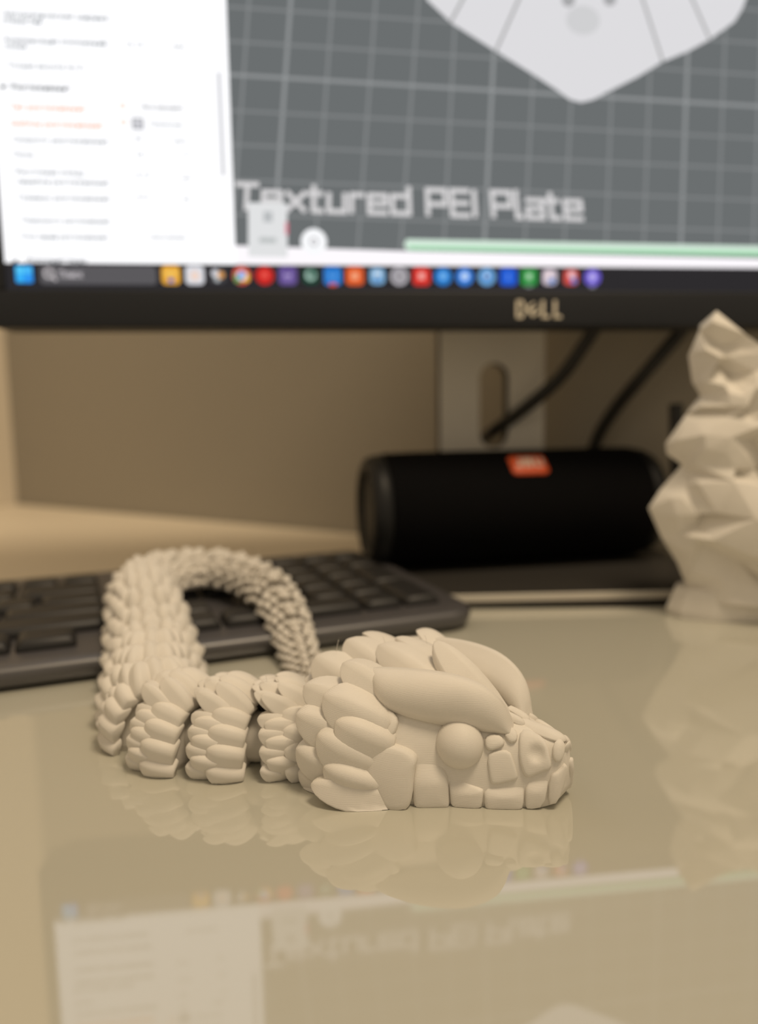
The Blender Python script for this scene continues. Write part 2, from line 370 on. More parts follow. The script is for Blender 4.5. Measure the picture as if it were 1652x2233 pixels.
a = uv(301, 271); flat('pattern_icon', [(quad(a[0] - 2.8, a[0] + 2.8, a[1] - 2.8, a[1] + 2.8), (150, 150, 156), 0), (quad(a[0] - 2.1, a[0] + 2.1, a[1] + .4, a[1] + 2.1), (226, 226, 230), 1), (quad(a[0] - 2.1, a[0] + 2.1, a[1] - 2.1, a[1] - .4), (220, 220, 226), 1)], 13)
for x, y in ((282, 42), (286, 146)):
    a = uv(x, y); flat('check_box', [(quad(a[0] - 2.6, a[0] + 2.6, a[1] - 2.6, a[1] + 2.6), (226, 226, 230), 0), (quad(a[0] - 2.1, a[0] + 2.1, a[1] - 2.1, a[1] + 2.1), (252, 252, 253), 1)], 13)
for x, y in ((268, 232), (270, 268)):
    a = uv(x, y); flat('reset_icon', [(disc(a[0], a[1], 1.7), (253, 214, 192), 0), (disc(a[0], a[1], 1.0), (250, 250, 252), 1)], 13)
# taskbar
flat('taskbar', [(quad(U0, U1, V0, VT), (46, 44, 46), 0)], 12, 'dark taskbar with a row of round coloured icons')
def tb(px): return uv(px, 601)[0]
VI = 168.9
u = tb(54)
flat('start_icon', [(rrect(u, VI, 8.2, 8.2, 1), (38, 150, 235), 0)] + [(rrect(u + dx, VI + dy, 3.4, 3.4, .4), c, 1) for dx, dy, c in ((-1.9, 1.9, (90, 205, 250)), (1.9, 1.9, (80, 190, 250)), (-1.9, -1.9, (60, 180, 250)), (1.9, -1.9, (50, 150, 245)))], 14, 'blue four-pane start icon')
u0, u1 = tb(88), tb(342)
flat('search_field', [(rrect((u0 + u1) / 2, VI - .2, u1 - u0, 9.0, 2), (92, 90, 93), 0), (disc(tb(108), VI + .5, 2.6), (196, 190, 192), 1), (disc(tb(108), VI + .5, 1.5), (92, 90, 93), 2),
                      (line_quad((tb(108) + 1.6, VI - 1.2), (tb(108) + 3.4, VI - 3.0), 1.1), (196, 190, 192), 2)], 14, 'grey search field with a magnifier')
text_mesh('search_text', 'Поиск', tb(131), VI - 1.5, 4.6, (200, 194, 198), 17, width=tb(182) - tb(131), bold=.1)
IC = [(373, 'r', (232, 170, 62), [('q', 0, -2.6, 2.6, 2.0, (50, 110, 200)), ('q', 0, .8, 6, 2, (246, 200, 100))]),
      (425, 'r', (222, 222, 228), [('c', 0, -.3, 2.4, 0, (240, 214, 200))]),
      (475, 's', (70, 70, 74), [('c', -1.2, 1.0, 1.9, 0, (214, 214, 220)), ('c', 1.6, .2, 1.7, 0, (222, 160, 90)), ('c', -.3, -2, 1.3, 0, (190, 194, 196))]),
      (527, 'c', (214, 90, 76), [('q', -2, -1.3, 3.2, 4.4, (70, 160, 92)), ('q', 2, -1.0, 3.2, 4.0, (240, 196, 70)), ('c', 0, 0, 2.3, 0, (236, 236, 240)), ('c', 0, 0, 1.7, 0, (84, 140, 226))]),
      (577, 'c', (206, 44, 40), [('c', 0, .3, 1.6, 0, (236, 90, 80))]),
      (627, 'r', (106, 86, 150), [('q', 0, 0, 3.6, 1.2, (182, 166, 214)), ('q', 0, -1.4, 1.2, 2.6, (150, 130, 190))]),
      (677, 's', (26, 74, 58), [('c', 0, .3, 2.7, 0, (168, 196, 184)), ('c', .4, .8, 1.6, 0, (26, 84, 64))]),
      (725, 'r', (48, 124, 206), [('q', 0, 0, 4.6, 1.0, (100, 168, 236)), ('q', 0, -4.4, 3.6, 1.5, (226, 92, 78))]),
      (773, 'r', (226, 98, 48), [('c', 0, 0, 1.9, 0, (246, 170, 130))]),
      (822, 's', (128, 176, 216), [('q', 0, 1.2, 4.0, 2.0, (206, 222, 236)), ('q', 0, -2, 3.4, 1.6, (84, 130, 190))]),
      (870, 'c', (186, 182, 188), [('c', 0, 0, 2.9, 0, (108, 104, 110)), ('c', 0, 0, 1.5, 0, (204, 200, 204))]),
      (918, 'r', (218, 56, 48), [('q', 0, .2, 3.0, 3.2, (248, 178, 170))]),
      (965, 'c', (44, 126, 206), [('c', 0, .2, 1.8, 0, (120, 184, 240))]),
      (1012, 'c', (58, 130, 222), [('c', 0, .2, 2.0, 0, (196, 220, 250))]),
      (1060, 'c', (112, 168, 220), [('c', 0, 0, 2.4, 0, (60, 120, 190)), ('c', 0, .5, 1.1, 0, (212, 230, 246))]),
      (1107, 'r', (36, 92, 210), [('q', 0, 0, 1.4, 3.4, (90, 140, 240))]),
      (1152, 'r', (48, 142, 66), [('q', 0, .3, 2.8, 3.0, (176, 222, 180)), ('q', 0, -5, 3.0, .8, (150, 150, 154))]),
      (1197, 's', (210, 196, 206), [('q', 1.2, -2.0, 3.0, 2.6, (60, 126, 198)), ('c', -.8, .8, 1.6, 0, (240, 220, 222))]),
      (1243, 's', (212, 84, 76), [('q', 1.6, -1.8, 2.8, 3.0, (70, 130, 206)), ('c', .4, 1.2, 1.8, 0, (236, 200, 206))]),
      (1290, 'c', (112, 94, 206), [('c', 0, .2, 2.0, 0, (190, 178, 240)), ('q', 0, -5, 3.0, .8, (150, 150, 154))])]
for px, sh, c, inner in IC:
    u = tb(px)
    base = {'r': rrect(u, VI, 9.2, 9.2, 2.2), 'c': disc(u, VI, 4.6, 28), 's': rrect(u, VI, 7.8, 8.2, 2.4)}[sh]
    pol = [(base, c, 0)]
    for k, (ty, dx, dy, w, h, cc) in enumerate(inner):
        pol.append(((disc(u + dx, VI + dy, w) if ty == 'c' else quad(u + dx - w / 2, u + dx + w / 2, VI + dy - h / 2, VI + dy + h / 2)), cc, 1 + k * .5))
    flat('app_icon', pol, 14)
# maker's lettering on the lower bezel, each letter raised
def letter_poly(name, polys, parent, mat, y0, y1):
    V, F = [], []
    for poly in polys:
        s = len(V); n = len(poly)
        V += [(p[0], y1, p[1]) for p in poly] + [(p[0], y0, p[1]) for p in poly]
        F += [tuple(range(s, s + n)), tuple(range(s + n, s + 2 * n))] + [(s + i, s + (i + 1) % n, s + n + (i + 1) % n, s + n + i) for i in range(n)]
    return mk(name, V, F, mat, parent, smooth=False)
ub, ue = uv(1121, 695)[0], uv(1224, 695)[0]; vb = uv(1170, 695)[1]; hb = uv(1170, 657)[1] - vb
lw = (ue - ub) / 4.0; sw = 1.6
def bar(a, b, w=sw): return line_quad(a, b, w)
def Lx(i): return ub + i * lw * 1.02
polyD = [[bar((Lx(0) + .6, vb), (Lx(0) + .6, vb + hb))], ]
letter_poly('brand_letter', [bar((Lx(0) + .7, vb), (Lx(0) + .7, vb + hb)), bar((Lx(0), vb + .6), (Lx(0) + 3.6, vb + .6)), bar((Lx(0), vb + hb - .6), (Lx(0) + 3.6, vb + hb - .6)), bar((Lx(0) + 3.3, vb + .6), (Lx(0) + 5.0, vb + hb / 2), 1.2), bar((Lx(0) + 5.0, vb + hb / 2), (Lx(0) + 3.3, vb + hb - .6), 1.2)], mon, M['silver_letters'], -2.9, -3.35)
e0 = Lx(1) + .2                                                  # the tilted E
ang = radians(38); ec = (e0 + 2.7, vb + hb / 2)
def rot(p): return (ec[0] + p[0] * cos(ang) - p[1] * sin(ang), ec[1] + p[0] * sin(ang) + p[1] * cos(ang))
letter_poly('brand_letter', [bar(rot((-2.2, -2.9)), rot((-2.2, 2.9))), bar(rot((-2.2, 2.6)), rot((2.3, 2.6)), 1.0), bar(rot((-2.2, 0)), rot((2.3, 0)), 1.0), bar(rot((-2.2, -2.6)), rot((2.3, -2.6)), 1.0)], mon, M['silver_letters'], -2.9, -3.35)
for i in (2, 3):
    letter_poly('brand_letter', [bar((Lx(i) + 1.2, vb), (Lx(i) + 1.2, vb + hb)), bar((Lx(i) + .6, vb + .6), (Lx(i) + 4.8, vb + .6))], mon, M['silver_letters'], -2.9, -3.35)
# stand: column with a long cable slot, on a flat base (local y = depth behind the display plane)
cu0, cu1, cy0, cy1 = 54.5, 126.5, 106.0, 118.0
hu, hv0, hv1, hr = 91.5, 74.0, 131.0, 10                        # slot centre line, its lower and upper ends, half width
out_l, inn_l = [], []
nseg = 12
for i in range(nseg + 1): inn_l.append((hu + hr * cos(pi * i / nseg), hv1 - hr + hr * sin(pi * i / nseg)))
for i in range(nseg + 1): inn_l.append((hu + hr * cos(pi + pi * i / nseg), hv0 + hr + hr * sin(pi + pi * i / nseg)))
def colproj(p):
    du, dv = p[0] - hu, p[1] - (hv0 + hv1) / 2; s = 1e9
    s = min(s, (cu1 - hu) / du if du > 1e-6 else 1e9, (cu0 - hu) / du if du < -1e-6 else 1e9)
    s = min(s, (260 - (hv0 + hv1) / 2) / dv if dv > 1e-6 else 1e9, (6 - (hv0 + hv1) / 2) / dv if dv < -1e-6 else 1e9)
    return (hu + du * s, (hv0 + hv1) / 2 + dv * s)
# exact corners are inserted by splitting the slot ring at the four diagonals
ring = sorted(inn_l + [], key=lambda p: atan2(p[1] - (hv0 + hv1) / 2, p[0] - hu))
pairs = [(p, colproj(p)) for p in ring]
for cpt in ((cu0, 6), (cu1, 6), (cu1, 260), (cu0, 260)):
    an = atan2(cpt[1] - (hv0 + hv1) / 2, cpt[0] - hu)
    best = min(ring, key=lambda p: abs(((atan2(p[1] - (hv0 + hv1) / 2, p[0] - hu) - an + pi) % (2 * pi)) - pi))
    pairs.append((best, cpt))
pairs = sorted(pairs, key=lambda q: atan2(q[1][1] - (hv0 + hv1) / 2, q[1][0] - hu))
n_ = len(pairs); V = []
for y in (cy0, cy1):
    V += [(p[0][0], y, p[0][1]) for p in pairs]; V += [(p[1][0], y, p[1][1]) for p in pairs]
F = []
for i in range(n_):
    j = (i + 1) % n_
    F += [(i, j, n_ + j, n_ + i), (2 * n_ + i, 2 * n_ + j, 3 * n_ + j, 3 * n_ + i), (i, j, 2 * n_ + j, 2 * n_ + i), (n_ + i, n_ + j, 3 * n_ + j, 3 * n_ + i)]
col_o = mk('stand_column', V, F, [M['stand'], M['bezel']], mon, smooth=False, midx=[0, 0, 1, 1] * n_)  # outer sides and slot walls take the dark material to paint in their shade
mk_bm('stand_mount', box_bm(cu0 + 5, cu1 - 5, 55, 114, 195, 262, 4), M['stand'], mon)
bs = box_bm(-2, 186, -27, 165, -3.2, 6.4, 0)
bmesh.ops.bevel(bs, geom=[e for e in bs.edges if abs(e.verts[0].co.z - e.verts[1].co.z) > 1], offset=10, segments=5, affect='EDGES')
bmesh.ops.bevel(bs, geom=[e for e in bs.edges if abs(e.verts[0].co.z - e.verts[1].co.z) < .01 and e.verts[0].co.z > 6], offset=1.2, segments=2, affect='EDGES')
base_o = mk_bm('stand_base', bs, M['base_shade'], mon, smooth=True, sharp=40); base_o.rotation_euler = (0, 0, radians(-5))
tr = mk_bm('lit_front_edge', box_bm(7, 177, -28.2, -26.6, 2.4, 6.3, .4), M['lit_edge'], base_o)  # added pale strip: the lit front edge of the base, put in as colour
for x, y in ((16, -8), (150, 0), (16, 150), (170, 150)):
    f_ = mk_bm('rubber_foot', box_bm(x - 8, x + 8, y - 5, y + 5, -4.95, -3, .4), M['cable'], base_o)

# ------------------------------------------------------------------ cables behind the speaker
def cable(name, pts, r, label):
    V, F = tube(catmull(pts, 10), r, 10); o = mk(name, V, F, M['cable']); return tag(o, label, 'cable', 'cables under the monitor')
def ap(px, py, y): return tuple(at_y(px, py, y))
cable('monitor_cable', [ap(1380, 600, 482), ap(1300, 712, 484), ap(1225, 818, 498), ap(1140, 893, 512), ap(1072, 943, 538), ap(1040, 975, 580), ap(1030, 1020, 640)], 4.3, 'black cable running from the monitor down through the slot of the stand')
cable('monitor_cable', [ap(1570, 600, 488), ap(1490, 715, 490), ap(1405, 815, 500), ap(1340, 893, 520), ap(1298, 965, 535), ap(1275, 1060, 545), ap(1272, 1160, 548)], 4.3, 'black cable dropping behind the right end of the speaker')
_p = [ap(1473, 880, 470), ap(1474, 930, 470), ap(1476, 1000, 470), ap(1480, 1100, 472), ap(1484, 1200, 476)]
_p.append((_p[-1][0], _p[-1][1], 10)); 
cable('cable', _p, 4.2, 'short upright black cable end behind the wolf figurine')

# ------------------------------------------------------------------ speaker lying on the stand base
SPR, SPL = 34.4, 182.0
spa = radians(11.3)
spk = tag(empty('portable_speaker', (80.5, 472, 6.6), spa), 'black cylindrical fabric speaker with a small orange badge lying below the monitor', 'speaker')
def cyl_rings(prof, k=48):
    return [[(x, r * cos(2 * pi * j / k), SPR + r * sin(2 * pi * j / k)) for j in range(k)] for x, r in prof]
h = SPL / 2
V, F = loft(cyl_rings([(-h + 11, SPR - 3), (-h + 11.2, SPR - .9), (-h + 13, SPR - .3), (-h + 30, SPR), (h - 30, SPR), (h - 13, SPR - .3), (h - 11.2, SPR - .9), (h - 11, SPR - 3)]))
mk('fabric_body', V, F, M['mesh'], spk)
for s in (-1, 1):
    V, F = loft(cyl_rings([(s * (h - 11.5), SPR - 2.4), (s * (h - 10.6), SPR - .9), (s * (h - 5), SPR - 1.6), (s * (h - 1.5), SPR - 3.2), (s * h, SPR - 6), (s * (h - .8), SPR - 9), (s * (h - 5), SPR - 10.5), (s * (h - 6), SPR - 12)]))
    e = mk('end_ring', V, F, M['rubber'], spk)
    V, F = loft(cyl_rings([(s * (h - 6), SPR - 11.5), (s * (h - 3.5), SPR - 14), (s * (h - 3.0), SPR - 22), (s * (h - 2.5), SPR - 32)]))
    mk('bass_cone', V, F, M['rubber'], e)
# badge: curved rounded plate on the upper front of the drum, letters raised on it
def drum(x, a, r): return (x, -r * cos(a), SPR + r * sin(a))
bx0, ba0, bw, bh = 3.0, radians(50), 22.5, radians(25)
def badge_ring(sc, r):
    out = []
    for p in rrect(0, 0, 1, 1, .16, 4):
        out.append(drum(bx0 + p[0] * bw * sc, ba0 + p[1] * bh * sc, r))
    return out
V, F = loft([badge_ring(1.0, SPR - .4), badge_ring(1.0, SPR + .9), badge_ring(.95, SPR + 1.4), badge_ring(.5, SPR + 1.45), badge_ring(.02, SPR + 1.45)])
bd = mk('badge', V, F, M['orange'], spk); bd['label'] = 'small orange maker badge'
def badge_strokes(name, strokes, w):
    V, F = [], []
    for a, b in strokes:
        q = line_quad(a, b, w); s = len(V)
        V += [drum(bx0 + p[0], ba0 + p[1] / SPR, SPR + 1.3) for p in q] + [drum(bx0 + p[0], ba0 + p[1] / SPR, SPR + 1.75) for p in q]
        F += [(s, s + 1, s + 2, s + 3), (s + 4, s + 5, s + 6, s + 7)] + [(s + i, s + (i + 1) % 4, s + 4 + (i + 1) % 4, s + 4 + i) for i in range(4)]
    return mk(name, V, F, M['white_print'], bd, smooth=False)
bt, bb = 4.2, -2.2
badge_strokes('badge_letter', [((-5.0, bt), (-5.0, bb)), ((-7.4, bb + .6), (-4.3, bb + .6)), ((-7.2, bb + 1.6), (-7.2, bb))], 1.5)
badge_strokes('badge_letter', [((-2.2, bt), (-2.2, bb)), ((-2.4, bt - .6), (1.6, bt - .6)), ((-2.4, (bt + bb) / 2), (1.8, (bt + bb) / 2)), ((-2.4, bb + .6), (1.6, bb + .6)), ((1.4, bt - .4), (1.4, bb + .4))], 1.4)
badge_strokes('badge_letter', [((4.4, bt), (4.4, bb)), ((3.8, bb + .6), (7.2, bb + .6))], 1.5)
badge_strokes('badge_mark', [((8.4, bt), (8.4, bb + 2)), ((8.4, bb + 1.1), (8.4, bb))], 1.0)

# ------------------------------------------------------------------ keyboard
KA = 0.388
kb = tag(empty('keyboard', (46, 343.5, 0), KA), 'black full-size computer keyboard lying behind the printed dragon', 'keyboard')
def ktop(n): return 10.6 + (n - 6) * 0.022                    # deck height over the depth of the board
def kring(n0, n1, s0, s1, zf, r, k=7):
    out = []
    for cx_, cy_, a0 in ((s1 - r, n1 - r * 1.6, 0), (s0 + r, n1 - r * 1.6, 90), (s0 + r, n0 + r, 180), (s1 - r, n0 + r, 270)):
        for i in range(k + 1):
            a = radians(a0 + 90 * i / k); ry = r * (1.6 if a0 < 180 else 1)
            x, y = cx_ + r * cos(a), cy_ + ry * sin(a); out.append((x, y, zf(y)))
    return out
KS, KN = -442.0, 148.0
lip = lambda y: min(ktop(y), 9.2 + max(0, y - 1) * .12)
rings = [kring(4, KN - 4, KS + 4, -4, lambda y: .9, 10), kring(1.5, KN - 1, KS + 1.5, -1.5, lambda y: 2.2, 12), kring(0.4, KN, KS + .4, -.4, lambda y: 4.5, 13), kring(0, KN, KS, 0, lambda y: 6.8 + y * .018, 13),
         kring(.8, KN - .8, KS + .8, -.8, lambda y: min(ktop(y) - 1.2, 8.4 + y * .1), 13), kring(2.0, KN - 2.5, KS + 2.8, -2.8, lip, 12.5), kring(7, KN - 6, KS + 7, -7, lip, 11), kring(12.5, KN - 8, KS + 9, -9, lip, 9)]
V, F = loft(rings); mk('case', V, F, M['kb'], kb)
for s_ in (KS + 30, -30):
    for n_ in (18, KN - 18): mk_bm('rubber_foot', box_bm(s_ - 8, s_ + 8, n_ - 4, n_ + 4, 0.05, 1.4, .3), M['cable'], kb)
_keymesh = {}
def key(s0, n0, w=1, d=1, P=19.05):
    """one cap; s0 = its right end, n0 = its near side"""
    W_, D_ = w * P - 1.9, d * P - 1.9
    kk = (round(W_, 2), round(D_, 2))
    if kk not in _keymesh:
        R_ = []
        for ins, z, r in ((.2, -1.0, 1.4), (.0, 1.2, 1.4), (1.4, 3.6, 1.8), (2.2, 4.1, 1.8), (4.5, 3.9, 2.0)):
            R_.append([(-W_ / 2 + p[0], D_ / 2 + p[1], z) for p in rrect(0, 0, W_ - 2 * ins, D_ - 2 * ins, r, 2)])
        V, F = loft(R_); o = mk('key', V, F, M['key'], kb); _keymesh[kk] = o.data
    else:
        o = link(bpy.data.objects.new('key', _keymesh[kk]), kb)
    o.location = ((s0 - .95) * MM, (n0 + .95) * MM, ktop(n0 + 9) * MM); o.rotation_euler = (.022, 0, 0)
P = 19.05; NR = [13.0 + i * P for i in range(5)] + [13.0 + 5 * P + 5.0]
s = -13.0                                                       # number pad
key(s, NR[0], 1, 2); key(s - P, NR[0]); key(s - 2 * P, NR[0], 2, 1)
for c in (1, 2, 3): key(s - c * P, NR[1])
key(s, NR[2], 1, 2)
for r_ in (2, 3): 
    for c in (1, 2, 3): key(s - c * P, NR[r_])
for c in range(4): key(s - c * P, NR[4])
for c in range(4): key(s - c * P, NR[5], 1, .8)
s = -95.5                                                       # arrows and the block above
for c in range(3): key(s - c * P, NR[0])
key(s - P, NR[1])
for r_ in (3, 4):
    for c in range(3): key(s - c * P, NR[r_])
for c in range(3): key(s - c * P, NR[5], 1, .8)
def krow(s, n, ws, d=1):
    for w in ws: key(s, n, w, d); s -= w * P
krow(-171.0, NR[0], [1.25, 1.25, 1.0, 6.25, 1.25, 1.25, 1.25])
krow(-158.5, NR[1], [2.75] + [1] * 10 + [2.0])
krow(-158.5, NR[2], [2.25] + [1] * 11 + [1.5])
krow(-158.5, NR[3], [1.5] + [1] * 12 + [1.5])
krow(-158.5, NR[4], [2.0] + [1] * 13)
krow(-158.5, NR[5], [1] * 4, .8); krow(-158.5 - 4.5 * P, NR[5], [1] * 4, .8); krow(-158.5 - 9 * P, NR[5], [1] * 4, .8); krow(-158.5 - 13.6 * P, NR[5], [1], .8)

# ------------------------------------------------------------------ wolf figurine (faceted print)
WY = 366.0; WXc = 177.6
wolf = tag(empty('wolf_figurine', (WXc, WY, 0)), 'white faceted wolf bust figurine on a round base beside the speaker', 'figurine')
fp = [  # (pixel x, pixel y, how far it stands out towards the viewer in mm): outline first
 (1553, 680, 4), (1520, 722, 2), (1500, 775, 0), (1508, 832, 0), (1522, 864, 2), (1490, 905, 2), (1450, 968, 0), (1453, 990, 0), (1482, 1013, 2), (1440, 1066, 0), (1413, 1108, 0), (1440, 1170, 0), (1475, 1226, 0), (1496, 1285, 2), (1498, 1318, 2),
 (1604, 733, 9), (1628, 758, 13), (1545, 1318, 17), (1605, 1318, 24)]
fz = [(800, -180, 9), (750, 60, 9), (845, 130, 12), (760, 330, 8), (870, 365, 13), (900, 180, 1), (1000, 270, 1), (900, 20, 2), (990, 20, 3), (950, 120, 6), (1130, 250, 13), (1180, 90, 14),
      (1100, 380, 18), (900, 430, 14), (1000, 460, 17), (1240, 400, 22), (740, 470, 6), (720, 540, 8), (900, 540, 15), (1010, 545, 19), (1240, 560, 24),
      (710, 582, 2), (890, 580, 9), (1040, 595, 12), (1240, 600, 18), (700, 640, 7), (900, 635, 15), (1060, 645, 18), (1240, 655, 24),
      (530, 830, 6), (700, 780, 14), (880, 800, 19), (1060, 720, 21), (1230, 840, 26), (490, 965, 2), (640, 930, 8), (700, 900, 15),
      (1100, 830, 13), (1200, 980, 13), (1120, 1120, 12), (1250, 1120, 15), (650, 1030, 10), (850, 930, 18), (1000, 950, 19), (1080, 1060, 18), (920, 1060, 18),
      (640, 1110, 3), (920, 1098, 10), (1180, 1160, 11), (650, 1190, 14), (880, 1160, 21), (1100, 1190, 25), (1240, 1230, 26),
      (760, 1420, 19), (720, 1640, 21), (1000, 1450, 28), (1180, 1400, 30), (1000, 1760, 26), (1220, 1890, 28), (1240, 1600, 32),
      (605, 1220, 6), (735, 1450, 8), (675, 1560, 8), (470, 1330, 7), (540, 1320, 10), (500, 1470, 10), (640, 1450, 13), (600, 1640, 14), (620, 1800, 11), (420, 1480, 4), (540, 1640, 6),
      (720, 1720, 8), (1000, 1850, 12), (1220, 1980, 14), (850, 2000, 15), (1100, 2050, 20), (640, 1950, 8), (900, 2130, 17), (1240, 2120, 22), (800, 2180, 14)]
fp += [(1333 + x / 4.003, 751 + y / 4.003, o) for x, y, o in fz]
mid = [(765, 14), (850, 22), (890, 26), (901, 20), (915, 26), (960, 33), (1000, 36), (1035, 20), (1052, 18), (1070, 27), (1130, 34), (1190, 34), (1228, 31), (1248, 17), (1318, 26)]
CPX = 1668.0
P2, P3 = [], []
def addp(px, py, out):
    q = at_y(px, py, WY); P2.append((q[0] - WXc, q[2])); P3.append(out * 1.05)
for p in fp: addp(*p)
nhalf = len(P2)
for i in range(nhalf): P2.append((-P2[i][0], P2[i][1])); P3.append(P3[i])
for y, out in mid: q = at_y(CPX, y, WY); P2.append((0.0, q[2])); P3.append(out * 1.05)
sil = list(range(15)); silr = [nhalf + i for i in sil]; topm = 2 * nhalf; botm = 2 * nhalf + len(mid) - 1
bound = [topm, 16, 15] + sil + [17, 18, botm, nhalf + 18, nhalf + 17] + silr[::-1] + [nhalf + 15, nhalf + 16]
zmin = at_y(1640, 1318, WY)[2]
edges = [(bound[i], bound[(i + 1) % len(bound)]) for i in range(len(bound))]
r_ = delaunay_2d_cdt([Vector(p) for p in P2], edges, [], 0, 1e-6, True)
v2, fc, orig = r_[0], r_[2], r_[3]
bpoly = [P2[i] for i in bound]
def inside(x, y):
    c = False
    for i in range(len(bpoly)):
        (x0, y0), (x1, y1) = bpoly[i - 1], bpoly[i]
        if (y0 > y) != (y1 > y) and x < (x1 - x0) * (y - y0) / (y1 - y0) + x0: c = not c
    return c
fc = [f for f in fc if inside(sum(v2[i].x for i in f) / 3, sum(v2[i].y for i in f) / 3)]
front = [(v.x, -(P3[orig[i][0]] if orig[i] else 8), v.y) for i, v in enumerate(v2)]
isb = [False] * len(v2)
ec = {}
for f in fc:
    for i in range(3):
        e = tuple(sorted((f[i], f[(i + 1) % 3]))); ec[e] = ec.get(e, 0) + 1
for e, c in ec.items():
    if c == 1: isb[e[0]] = isb[e[1]] = True
V = list(front); F = [tuple(f) for f in fc]; bmap = []
for i, v in enumerate(front):
    if isb[i]: bmap.append(i)
    else:
        bmap.append(len(V)); dep = 0.75 * -v[1]
        V.append((v[0] * .96, max(4, dep) if v[2] < 105 else 5 + .2 * dep, v[2]))
F += [tuple(bmap[i] for i in f)[::-1] for f in fc]
V = [(v[0], v[1], max(v[2], 9.0)) for v in V]
wb_ = mk('bust', V, F, M['pla_wolf'], wolf, smooth=False)
bm = bmesh.new(); bm.from_mesh(wb_.data); bmesh.ops.bevel(bm, geom=bm.edges[:], offset=.5 * MM, segments=2, profile=.5, affect='EDGES', clamp_overlap=True)
bm.to_mesh(wb_.data); bm.free(); wb_.data.polygons.foreach_set('use_smooth', [True] * len(wb_.data.polygons)); wb_.data.set_sharp_from_angle(angle=radians(60))
rng = random.Random(3)
K = 14; rings = []
for z, r in ((0.05, 37.5), (3, 37.8), (9, 36.5), (13.5, 34.5), (14.2, 32)):
    rings.append([((r + rng.uniform(-.8, .8)) * cos(2 * pi * j / K), (r + rng.uniform(-.8, .8)) * .5 * sin(2 * pi * j / K), z + (rng.uniform(-.7, .5) if z > 2 else 0)) for j in range(K)])
V, F = loft(rings); mk('plinth', V, F, M['pla_wolf'], wolf, smooth=False)

# ------------------------------------------------------------------ articulated dragon: head
DR_O = np.array([6.1, 214.5, 0.0]); AL = radians(35.5)
dragon = tag(empty('printed_dragon', tuple(DR_O), -AL), 'ivory 3D-printed articulated dragon with overlapping scales curled over the keyboard', 'figurine')
ax = np.array([cos(AL), -sin(AL), 0]); la = np.array([sin(AL), cos(AL), 0])
def to_local(Pw): d = np.array(Pw, float) - DR_O; return np.array([d @ ax, d @ la, d[2]])
Rl = np.array([ax, la, [0, 0, 1.0]])                           # rows: world -> local
def lray(px, py): return Rl @ (CAMP - DR_O), Rl @ ray(px, py)
TS = [-13, -9, -4, 3, 9, 14, 19, 26, 34, 41, 46, 48.8, 50]
WS = [17, 23, 27, 28.5, 27, 25, 22.3, 17.2, 13.2, 8.9, 6.0, 4.4, 2.4]
HS = [22, 26, 28.5, 29.5, 29, 28, 26.3, 23.2, 20.0, 18.6, 17.4, 16.5, 14.6]
BS = [3, 2, 1.0, .05, .05, .05, .05, .05, .05, .05, .3, 1.5, 4.5]  # underside height
def core_pt(t, f, infl=0.0):
    """point of the skull surface: f = 0 near lower edge .. 1 far lower edge"""
    W_ = interp(t, TS, WS) + infl; H_ = interp(t, TS, HS) + infl; B_ = interp(t, TS, BS)
    a = pi * f; c, s_ = cos(a), sin(a)
    return np.array([t, -W_ * math.copysign(abs(c) ** .72, c), B_ + (H_ - B_) * abs(s_) ** .92])
def core_mesh(infl=0.0, nt=44, nf=40, ext=0.0):
    rings = []
    for i in range(nt + 1):
        t = -13 - ext + (63 + ext) * i / nt
        rg = [core_pt(max(t, -13), j / nf, infl) + np.array([min(0, t + 13), 0, 0]) for j in range(nf + 1)]
        rg += [np.array([t, rg[-1][1] * q, rg[-1][2]]) for q in (.5, 0, -.5)]
        rings.append(rg)
    return loft(rings)
cv, cf = core_mesh()
head = mk('head', cv, cf, M['pla'], dragon)
head['label'] = 'broad scaly head pointing right'
def skirt_mesh():
    rings = []
    for i in range(45):
        t = -13 + 63 * i / 44; rg = [core_pt(t, j / 40) for j in range(41)]
        a, b = rg[0].copy(), rg[-1].copy(); a[2] = b[2] = -9
        rings.append([a] + rg + [b])
    return loft(rings)
def bvh(vf): return BVHTree.FromPolygons([Vector(v) for v in vf[0]], vf[1])
B0 = bvh(skirt_mesh()); B3 = bvh(core_mesh(2.6, ext=6)); 
def hit(px, py, tree=B0):
    o, d = lray(px, py); d = d / np.linalg.norm(d)
    r = tree.ray_cast(Vector(o), Vector(d))
    if r[0] is not None: return np.array(r[0]), np.array(r[1]) * (-1 if np.dot(r[1], d) > 0 else 1)
    best = None
    for k in range(90):
        p = o + d * (150 + k * 1.2); q = tree.find_nearest(Vector(p))
        if best is None or q[3] < best[0]: best = (q[3], np.array(q[0]), np.array(q[1]))
    n = best[1] * 0 + best[2]
    cen = np.array([best[1][0], 0, 10.0])
    if np.dot(n, best[1] - cen) < 0: n = -n
    return best[1], n
def zc(pts): return [(620 + x / 2.5415, 1350 + y / 2.5415) for x, y in pts]
def both(name, V, F, parent, label=None, mirror=True, smooth=True):
    V = [(v[0], v[1], max(v[2], .05)) for v in V]
    o = mk(name, V, F, M['pla'], parent, smooth=smooth)
    if mirror: mk(name, [(v[0], -v[1], v[2]) for v in V], [tuple(f)[::-1] for f in F], M['pla'], parent, smooth=smooth)
    return o
